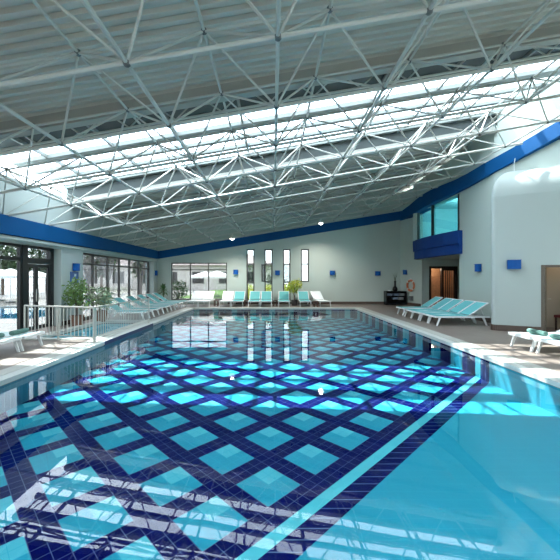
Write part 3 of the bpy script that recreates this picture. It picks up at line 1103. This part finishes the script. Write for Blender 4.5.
q = on_wall(411.6, .07)
lb_ = thing('lifebuoy', 'orange lifebuoy hanging on the pale wall left of the wooden doorway', 'lifebuoy', (q.x, q.y, 1.2), ang)
R_ = .30
for i in range(4):
    a0 = PI / 4 + i * PI / 2
    k = MB(); k.torus((0, 0, 0), R_, .065, 'x', 8, 10, a0 + .14, a0 + PI / 2 - .14); k.build('ring_segment', m_buoy, lb_, True)
    k = MB(); k.torus((0, 0, 0), R_, .068, 'x', 4, 10, a0 - .14, a0 + .14); k.build('white_band', m_buoyw, lb_, True)
k = MB(); k.torus((0, 0, 0), R_ + .075, .010, 'x', 30, 5); k.build('grab_rope', m_buoyw, lb_, True)
k = MB(); k.box(-.07, -.0, -.02, .02, .28, .46); k.build('wall_hook', m_white, lb_)
q = on_wall(411.8, .05)
bx = thing('wall_box', 'small grey metal box low on the wall beneath the lifebuoy', 'box', (q.x, q.y, .30), ang)
k = MB(); k.box(-.05, .05, -.14, .14, 0, .27); k.build('body', m_greybox, bx)
k = MB(); k.box(.05, .06, -.12, .12, .02, .25); k.build('cover', m_greybox, bx)


# wall lamps
def sconce(loc, rz, label, w=.30, h=.28, dpt=.14):
    """face towards local -y; back plate at y=0"""
    t = thing('wall_lamp', label, 'wall lamp', loc, rz, 'blue box wall lamps')
    k = MB(); k.box(-w / 2 + .04, w / 2 - .04, -.03, 0, -h / 2 + .04, h / 2 - .04); k.build('back_plate', m_white, t)
    k = MB()
    n_ = 6
    pts = [(-w / 2, -.03)] + [(-w / 2 + w * i / n_, -.03 - dpt * (.75 + .25 * math.sin(PI * i / n_))) for i in range(n_ + 1)] + [(w / 2, -.03)]
    k.prism(pts, -h / 2, h / 2)
    k.build('shade', m_sconce, t)
    k = MB(); k.box(-w / 2 - .004, w / 2 + .004, -.03 - dpt * 1.01, -.03, h / 2, h / 2 + .012); k.build('top_edge', m_sconce, t)
    return t


sconce((-2.33, YF, 2.02), 0, 'blue box wall lamp between the wide far window and the slit windows')
sconce((.28, YF, 1.97), 0, 'blue box wall lamp between the second and third slit windows')
sconce((3.72, YF, 1.97), 0, 'blue box wall lamp on the far wall right of the slit windows', .32, .26)
sconce((6.56, YF, 1.93), 0, 'blue box wall lamp on the far wall above and left of the black cabinet', .32, .26)
q = on_wall(406)
sconce((q.x, q.y, 2.0), ang + PI / 2, 'blue box wall lamp above and left of the lifebuoy', .26, .28)
sconce((8.02, 12.82, 2.04), -PI / 2, 'blue box wall lamp on the right wall above the loungers', .26, .28)
q = face(.58)
sconce((q[0], q[1], 2.06), math.atan2(fd.y, fd.x), 'largest blue box wall lamp, on the projecting white block', .34, .27, .15)
sconce((XL, 12.15, 2.04), PI / 2, 'blue box wall lamp on the left pillar above the blue sign', .28, .26)
sconce((XL, 20.45, 1.95), PI / 2, 'small blue box wall lamp in the far left corner', .2, .30)
sg = thing('wall_sign', 'blue square sign board on the left pillar beneath a wall lamp', 'sign', (XL, 12.15, 1.44))
k = MB(); k.box(0, .02, -.24, .24, 0, .44); k.build('board', m_sign, sg)
k = MB(); k.box(.02, .024, -.02, .09, .27, .36); k.box(.02, .024, -.16, .10, .12, .15); k.build('print', m_signmark, sg)

# railing round the small pool
rl = thing('railing', 'stainless steel railing with thin balusters around the small left pool', 'railing', (-4.5, 8.45, 0))
cor = [Vector((-6.75, 9.0, 0)), Vector((-4.56, 8.42, 0)), Vector((-4.50, 12.0, 0))]
org = Vector((-4.5, 8.45, 0))
for a, b2, npost in ((cor[0], cor[1], 3), (cor[1], cor[2], 2)):
    d_ = b2 - a; L_ = d_.length; d_.normalize()
    for i in range(npost):
        if a is cor[1] and i == 0:
            p = a + d_ * .05 - org
        else:
            p = a + d_ * (L_ * i / (npost - 1)) - org
        k = MB(); k.tube(p + Vector((0, 0, .01)), p + Vector((0, 0, .90)), .024, 8); k.build('post', m_chrome, rl, True)
    for z_, r_ in ((.90, .024), (.14, .014)):
        k = MB(); k.tube(a - org + Vector((0, 0, z_)), b2 - org + Vector((0, 0, z_)), r_, 8); k.build('rail', m_chrome, rl, True)
    nb = int(L_ / .115)
    for i in range(1, nb):
        p = a + d_ * (L_ * i / nb) - org
        k = MB(); k.tube(p + Vector((0, 0, .14)), p + Vector((0, 0, .89)), .0105, 5); k.build('baluster', m_chrome, rl)


# ------------------------------------------------------------------ plants
def leaf_cloud(mb, c, rad, n, size, flat=.5, rnd=random, hollow=.35):
    for _ in range(n):
        while True:
            p = Vector((rnd.uniform(-1, 1), rnd.uniform(-1, 1), rnd.uniform(-1, 1)))
            if hollow < p.length < 1:
                break
        p = Vector((c[0] + p.x * rad[0], c[1] + p.y * rad[1], c[2] + p.z * rad[2]))
        u_ = Vector((rnd.uniform(-1, 1), rnd.uniform(-1, 1), rnd.uniform(-.8, .5))).normalized()
        w_ = u_.cross(Vector((rnd.uniform(-1, 1), rnd.uniform(-1, 1), rnd.uniform(-1, 1)))).normalized()
        l_ = size * rnd.uniform(.7, 1.3); h_ = l_ * flat * .5
        nrm = u_.cross(w_) * l_ * .12
        mb.add([p, p + u_ * l_ * .5 + w_ * h_ + nrm, p + u_ * l_, p + u_ * l_ * .5 - w_ * h_ + nrm], [(0, 1, 2), (0, 2, 3)])


def pot(t, r, h, m):
    k = MB(); k.lathe([(.001, 0), (r * .72, 0), (r, h * .92), (r * 1.06, h * .92), (r * 1.06, h), (r * .92, h), (r * .88, h * .9), (.001, h * .9)], 18); k.build('pot', m, t, True)
    k = MB(); k.lathe([(.001, h * .88), (r * .86, h * .88), (r * .86, h * .905), (.001, h * .91)], 14); k.build('soil', m_soil, t)


def potted_tree(loc, label, pr, ph, pm, th, crowns, leafm, n, size, cat='potted plant'):
    t = thing('potted_tree', label, cat, loc)
    pot(t, pr, ph, pm)
    k = MB()
    for q in range(3):
        a = q * 2.1 + .5
        k.path([(.04 * math.cos(a), .04 * math.sin(a), ph * .9), (.03 * math.cos(a + 1), .03 * math.sin(a + 1), (ph + th) / 2), (.12 * math.cos(a), .12 * math.sin(a), th), (.2 * math.cos(a), .2 * math.sin(a), th + .3)], [.022, .018, .014, .006], 6)
    k.build('trunk', m_trunk, t, True)
    k = MB()
    for c, rad, f in crowns:
        leaf_cloud(k, c, rad, int(n * f), size)
    k.build('foliage', leafm, t)
    return t


potted_tree((-6.78, 11.45, 0), 'tall green leafy potted tree in front of the left pillar', .22, .36, m_pot, .9,
            [((0, 0, 1.30), (.36, .36, .34), 1), ((-.12, -.05, .95), (.26, .3, .3), .5), ((.15, .1, .8), (.3, .3, .25), .4)], m_leaf, 230, .15)
potted_tree((-6.55, 12.55, 0), 'shorter potted plant with pale variegated leaves behind the railing', .26, .42, m_pot, .7,
            [((0, 0, 1.0), (.42, .42, .36), 1), ((.2, 0, .75), (.3, .3, .25), .4)], m_leafp, 210, .16)
potted_tree((1.28, 19.75, 0), 'slim potted tree with yellow-green crown by the third slit window', .2, .34, m_potd, .85,
            [((.05, 0, 1.25), (.40, .36, .34), 1), ((-.1, 0, .95), (.25, .25, .2), .3)], m_leafy, 380, .14)

pt = thing('potted_palm', 'dark green spiky potted palm in the far left corner', 'potted plant', (-6.62, 19.95, 0))
pot(pt, .24, .4, m_potd)
k = MB(); k.path([(0, 0, .36), (.03, 0, .7), (0, .02, 1.0)], [.05, .04, .035], 8); k.build('trunk', m_trunk, pt, True)
for q in range(46):
    a = q * 2.399; e = math.radians(75 - 95 * (q / 46)); L_ = random.uniform(.40, .55)
    base = Vector((0, .02, .78 + .22 * (1 - q / 46)))
    u_ = Vector((math.cos(a) * math.cos(e), math.sin(a) * math.cos(e), math.sin(e)))
    sdv = Vector((-math.sin(a), math.cos(a), 0)) * .05
    mid = base + u_ * L_ * .55; tip = base + u_ * L_ + Vector((0, 0, -.14))
    up = Vector((0, 0, .006))
    k = MB(); k.add([base - sdv * .5, base + sdv * .5, mid + sdv, mid - sdv, tip, base + up, mid + up * 2], [(0, 1, 2, 3), (3, 2, 4), (0, 5, 6, 3), (5, 1, 2, 6)])
    k.build('frond', m_palm, pt)


# ------------------------------------------------------------------ lamps in the frame
def spot(i, j, dx, label, power):
    p = bn(i, j)
    p = Vector((p.x + dx, p.y, roof_z(p.x + dx, 2.94)))
    t = thing('ceiling_lamp', label, 'ceiling lamp', p, 0, 'round lamps hung on the roof frame')
    k = MB(); k.lathe([(.03, -.05), (.05, -.12), (.12, -.16), (.16, -.30), (.15, -.30), (.11, -.18), (.001, -.17)], 16); k.build('housing', m_steel, t, True)
    k = MB(); k.ball((0, 0, -.27), .105, 12, 8); k.build('bulb', m_lamp, t, True)
    k = MB(); k.tube((0, 0, -.12), (0, 0, 0), .015, 6); k.build('hanger', m_steel, t)
    l = bpy.data.lights.new('ceiling_lamp_light', 'SPOT'); l.energy = power; l.color = (1, .95, .88); l.shadow_soft_size = .15; l.spot_size = math.radians(150); l.spot_blend = 1
    o = bpy.data.objects.new('ceiling_lamp_light', l); C.objects.link(o); o.location = p + Vector((0, 0, -.48))


LP = 320
spot(1, 9, .82, 'glowing round ceiling lamp near the far wall, the right one of two', LP)
spot(-1, 9, -.54, 'glowing round ceiling lamp near the far wall, the left one of two', LP)

# ------------------------------------------------------------------ odds and ends
cb = MB(); cb.path([(8.02, 11.0, 5.19), (8.01, 11.0, 5.4), (8.03, 10.98, 5.62)], .012, 6)
tag(cb.build('hanging_cable', m_white), 'thin white cable hanging from the blue band onto the projecting block', 'cable')
ch = thing('chair', 'dark red upholstered chair inside the doorway of the projecting block', 'chair', (face(2.12, .95)[0], face(2.12, .95)[1], 0), math.radians(200))
k = MB(); k.box(-.24, .24, -.24, .24, .40, .48); k.build('seat', m_red, ch)
k = MB(); k.box(-.24, .24, .19, .25, .48, .90); k.build('backrest', m_red, ch)
for a in (-1, 1):
    for b2 in (-1, 1):
        k = MB(); k.box(a * .20 - .02, a * .20 + .02, b2 * .20 - .02, b2 * .20 + .02, 0, .40); k.build('leg', m_dkwood, ch)

# ------------------------------------------------------------------ outdoors
g = MB()
OPX0, OPX1, OPY0, OPY1 = -26.0, -9.9, 13.6, 19.6
for x0, x1, y0, y1 in ((-70, OPX0, -30, 90), (OPX1, -7.62, -30, 90), (OPX0, OPX1, -30, OPY0), (OPX0, OPX1, OPY1, 90), (-7.62, 40, 21.12, 90), (-7.62, 40, -40, -6.3)):
    g.box(x0, x1, y0, y1, -.2, -.02)
struct(g.build('ground', m_pave))
g = MB(); g.box(OPX0, OPX1, OPY0, OPY1, -1.2, -1.1)
g.box(OPX0 - .1, OPX0, OPY0, OPY1, -1.2, -.02); g.box(OPX1, OPX1 + .1, OPY0, OPY1, -1.2, -.2); g.box(OPX0, OPX1, OPY0 - .1, OPY0, -1.2, -.2); g.box(OPX0, OPX1, OPY1, OPY1 + .1, -1.2, -.2)
struct(g.build('outdoor_pool_floor', m_outtile))
w = MB().add([(OPX0, OPY0, -.08), (OPX1, OPY0, -.08), (OPX1, OPY1, -.08), (OPX0, OPY1, -.08)], [(0, 1, 2, 3)]).build('outdoor_pool_water', m_water2)
tag(w, 'bright blue water of the outdoor pool seen through the glass door', 'water', kind='stuff')
g = MB(); g.box(-8, 20, 27, 60, -.02, .02); struct(g.build('lawn', m_lawn))


def parasol(loc, label, r=1.5, h=2.3):
    t = thing('parasol', label, 'parasol', loc, 0, 'white parasols outside the windows')
    k = MB(); k.lathe([(.02, 0), (.28, 0), (.28, .06), (.05, .09), (.02, .09)], 12); k.build('base', m_greybox, t)
    k = MB(); k.tube((0, 0, .05), (0, 0, h - .02), .025, 8); k.build('pole', m_white, t)
    k = MB()
    n_ = 8; vs = [(0, 0, h)]
    for q in range(n_):
        a = 2 * PI * q / n_; vs.append((r * .5 * math.cos(a), r * .5 * math.sin(a), h - .26))
    for q in range(n_):
        a = 2 * PI * q / n_; vs.append((r * math.cos(a), r * math.sin(a), h - .5))
    for q in range(n_):
        a = 2 * PI * q / n_; vs.append((r * math.cos(a), r * math.sin(a), h - .68))
    fs = []
    for q in range(n_):
        z_ = (q + 1) % n_
        fs += [(0, 1 + q, 1 + z_), (1 + q, 9 + q, 9 + z_, 1 + z_), (9 + q, 17 + q, 17 + z_, 9 + z_)]
    k.add(vs, fs); k.build('canopy', m_canvas, t)
    return t


par = parasol((-17.6, 22.2, 0), 'white parasol beyond the outdoor pool, seen left of the black door')
for loc, lb in (((-19.9, 24.2, 0), 'white parasol beyond the outdoor pool, at the left edge of the glass'),
                ((-20.0, 27.8, 0), 'white parasol farther back, peeking between the door stiles'),
                ((-4.9, 29.0, 0), 'white parasol outside the right pane of the wide far window'),
                ((-6.6, 32.0, 0), 'white parasol outside the middle pane of the wide far window')):
    dup(par, loc, random.uniform(0, 1), lb)


def tree(loc, label, h, crowns, leafm, n, size, group):
    t = thing('tree', label, 'tree', loc, 0, group)
    k = MB(); k.path([(0, 0, 0), (.05, .02, h * .3), (-.04, 0, h * .6), (0, 0, h * .8)], [.16, .13, .09, .04], 8); k.build('trunk', m_trunk, t, True)
    k = MB()
    for c, rad, f in crowns:
        leaf_cloud(k, c, rad, int(n * f), size, .6)
    k.build('crown', leafm, t)
    return t


G_TR = 'green trees beyond the outdoor pool'
tr = tree((-27, 33, 0), 'dark green tree beyond the parasols, seen through the left pane', 5, [((0, 0, 4.0), (2.0, 2.0, 1.9), 1), ((.8, 0, 2.8), (1.2, 1.2, 1), .4)], m_leafd, 700, .5, G_TR)
for loc, lb in (((-32, 34, 0), 'dark green tree beyond the outdoor pool, cut off by the left edge'), ((-25.4, 37.2, 0), 'dark green tree behind the double glass door'),
                ((-18.4, 35.5, 0), 'dark green tree behind the left end of the long window'), ((-13.2, 36, 0), 'dark green tree behind the right end of the long window')):
    dup(tr, loc, random.uniform(0, 6), lb)


def bare_tree(loc, label, seed):
    t = thing('bare_tree', label, 'tree', loc, 0, 'leafless trees outside the left windows')
    rd = random.Random(seed)
    k = MB(); k.path([(0, 0, 0), (.05, 0, .8), (-.03, .04, 1.5)], [.13, .11, .10], 8); k.build('trunk', m_bare, t, True)
    for q in range(7):
        a = q * 2.4 + rd.random(); p = Vector((-.03, .04, 1.2 + .05 * q)); k = MB(); pts = [p]; rs = [.06]
        el = rd.uniform(.8, 1.3)
        for s_ in range(4):
            el += rd.uniform(-.15, .2)
            p = p + Vector((math.cos(a) * math.cos(el), math.sin(a) * math.cos(el), math.sin(el))) * .6; a += rd.uniform(-.4, .4)
            pts.append(p); rs.append(.05 - .011 * s_)
        k.path(pts, rs, 5)
        for s_ in (1, 2, 3, 4):
            for _ in range(3):
                b_ = pts[s_]; e2 = rd.uniform(.2, 1.2); a2 = rd.uniform(0, 6.28)
                m_ = b_ + Vector((math.cos(a2) * math.cos(e2), math.sin(a2) * math.cos(e2), math.sin(e2))) * .5
                k.path([b_, m_, m_ + Vector((.1 * math.cos(a2), .1 * math.sin(a2), .4))], [.018, .012, .005], 4)
        k.build('branch', m_bare, t)
    return t


bt = bare_tree((-10.6, 18.9, 0), 'leafless tree outside, behind the left panes of the long window', 3)
for loc, rz_, lb in (((-13.2, 19.9, 0), 1.2, 'leafless tree outside, behind the right leaf of the glass door'), ((-11.2, 22.5, 0), 2.2, 'leafless tree outside, behind the middle of the long window'),
                     ((-10.6, 26.6, 0), 4, 'leafless tree outside, behind the right panes of the long window')):
    dup(bt, loc, rz_, lb)

h = thing('house', 'pale low house with a grey tiled roof beyond the trees', 'house', (-12, 46, 0))
k = MB(); k.box(-16, 12, 0, 8, 0, 3.4); k.build('wall', m_house, h)
k = MB(); k.add([(-16.6, -.6, 3.4), (12.6, -.6, 3.4), (12.6, 8.6, 3.4), (-16.6, 8.6, 3.4), (-12, 4, 5.4), (8, 4, 5.4)], [(0, 1, 5, 4), (1, 2, 5), (2, 3, 4, 5), (3, 0, 4), (3, 2, 1, 0)]); k.build('roof', m_houseroof, h)
for q in range(7):
    f = MB(); f.box(-14 + q * 3.7, -12.4 + q * 3.7, -.05, 0, .9, 2.5); f = f.build('window', m_brownframe, h)


def shrub(loc, label, m_, rad, n=500):
    t = thing('shrub', label, 'shrub', loc, 0, 'shrubs outside the far slit windows')
    k = MB()
    for q in range(5):
        a = q * 1.26; k.path([(0, 0, -.02), (.15 * math.cos(a), .15 * math.sin(a), rad * .5), (.4 * rad * math.cos(a), .4 * rad * math.sin(a), rad)], [.025, .018, .008], 5)
    k.build('stem', m_trunk, t)
    k = MB(); leaf_cloud(k, (0, 0, rad * .85), (rad * .8, rad * .7, rad * .75), n, .16, .6); k.build('foliage', m_, t)


shrub((-1.6, 22.3, 0), 'yellow-green shrub outside the first slit window', m_leafy, .75)
shrub((-.35, 22.5, 0), 'yellow-green shrub outside the slit window with the open casement', m_leafy, .75)
shrub((.98, 22.3, 0), 'yellow-green shrub outside the third slit window', m_leafy, .75)
shrub((.15, 24.2, 0), 'taller dark shrub behind the open casement', m_leafd, 1.2, 700)
shrub((-6.9, 24.0, 0), 'dark green shrub outside the left pane of the wide far window', m_leafd, .95, 600)

# ------------------------------------------------------------------ light
wd_ = bpy.data.worlds.new('World'); S.world = wd_; wd_.use_nodes = True
nt = wd_.node_tree; bg = nt.nodes['Background']
sky = nt.nodes.new('ShaderNodeTexSky'); sky.sky_type = 'NISHITA'; sky.sun_disc = False
sky.sun_elevation = math.radians(58); sky.sun_rotation = math.radians(-25); sky.air_density = 1.0; sky.dust_density = 2.5
mixn = nt.nodes.new('ShaderNodeMix'); mixn.data_type = 'RGBA'; mixn.inputs[0].default_value = .85
mul = nt.nodes.new('ShaderNodeVectorMath'); mul.operation = 'SCALE'; mul.inputs[3].default_value = .12
nt.links.new(sky.outputs[0], mul.inputs[0])
nt.links.new(mul.outputs[0], mixn.inputs[6]); mixn.inputs[7].default_value = (.90, .95, 1.0, 1)
nt.links.new(mixn.outputs[2], bg.inputs[0]); bg.inputs[1].default_value = 6.5
sun = bpy.data.lights.new('sun', 'SUN'); sun.energy = 11.0; sun.angle = math.radians(.6); sun.color = (1, .96, .9)
so = bpy.data.objects.new('sun', sun); C.objects.link(so)
sd_ = Vector((.38, -.51, -1)).normalized()
so.rotation_euler = sd_.to_track_quat('-Z', 'Y').to_euler()
for nm, loc, pw, col in (('corridor_light', (9.4, 19.85, 2.3), 15, (1, .8, .6)), ('inner_light', (face(2.2, 1.0)[0], face(2.2, 1.0)[1], 2.4), 5, (1, .85, .65)),
                         ('gallery_light', (9.8, 16.5, 5.2), 60, (.8, 1, 1))):
    l = bpy.data.lights.new(nm, 'POINT'); l.energy = pw; l.color = col; l.shadow_soft_size = .2
    o = bpy.data.objects.new(nm, l); C.objects.link(o); o.location = loc

cam = bpy.data.cameras.new('camera'); co = bpy.data.objects.new('camera', cam); C.objects.link(co)
co.location = (0, 0, EYE); co.rotation_euler = (PI / 2, 0, 0)
cam.sensor_fit = 'HORIZONTAL'; cam.sensor_width = 36; cam.lens = 331 / 560 * 36
cam.shift_x = 7 / 560; cam.shift_y = -2 / 560; cam.clip_end = 300
S.camera = co
S.cycles.max_bounces = 14; S.cycles.diffuse_bounces = 6; S.cycles.transparent_max_bounces = 24; S.cycles.glossy_bounces = 5
S.cycles.caustics_reflective = False; S.cycles.caustics_refractive = False
S.cycles.use_denoising = True
S.cycles.sample_clamp_indirect = 8
vs_ = S.view_settings
vs_.view_transform = 'Standard'; vs_.look = 'None'; vs_.gamma = 1; vs_.use_curve_mapping = False
vs_.exposure = .88
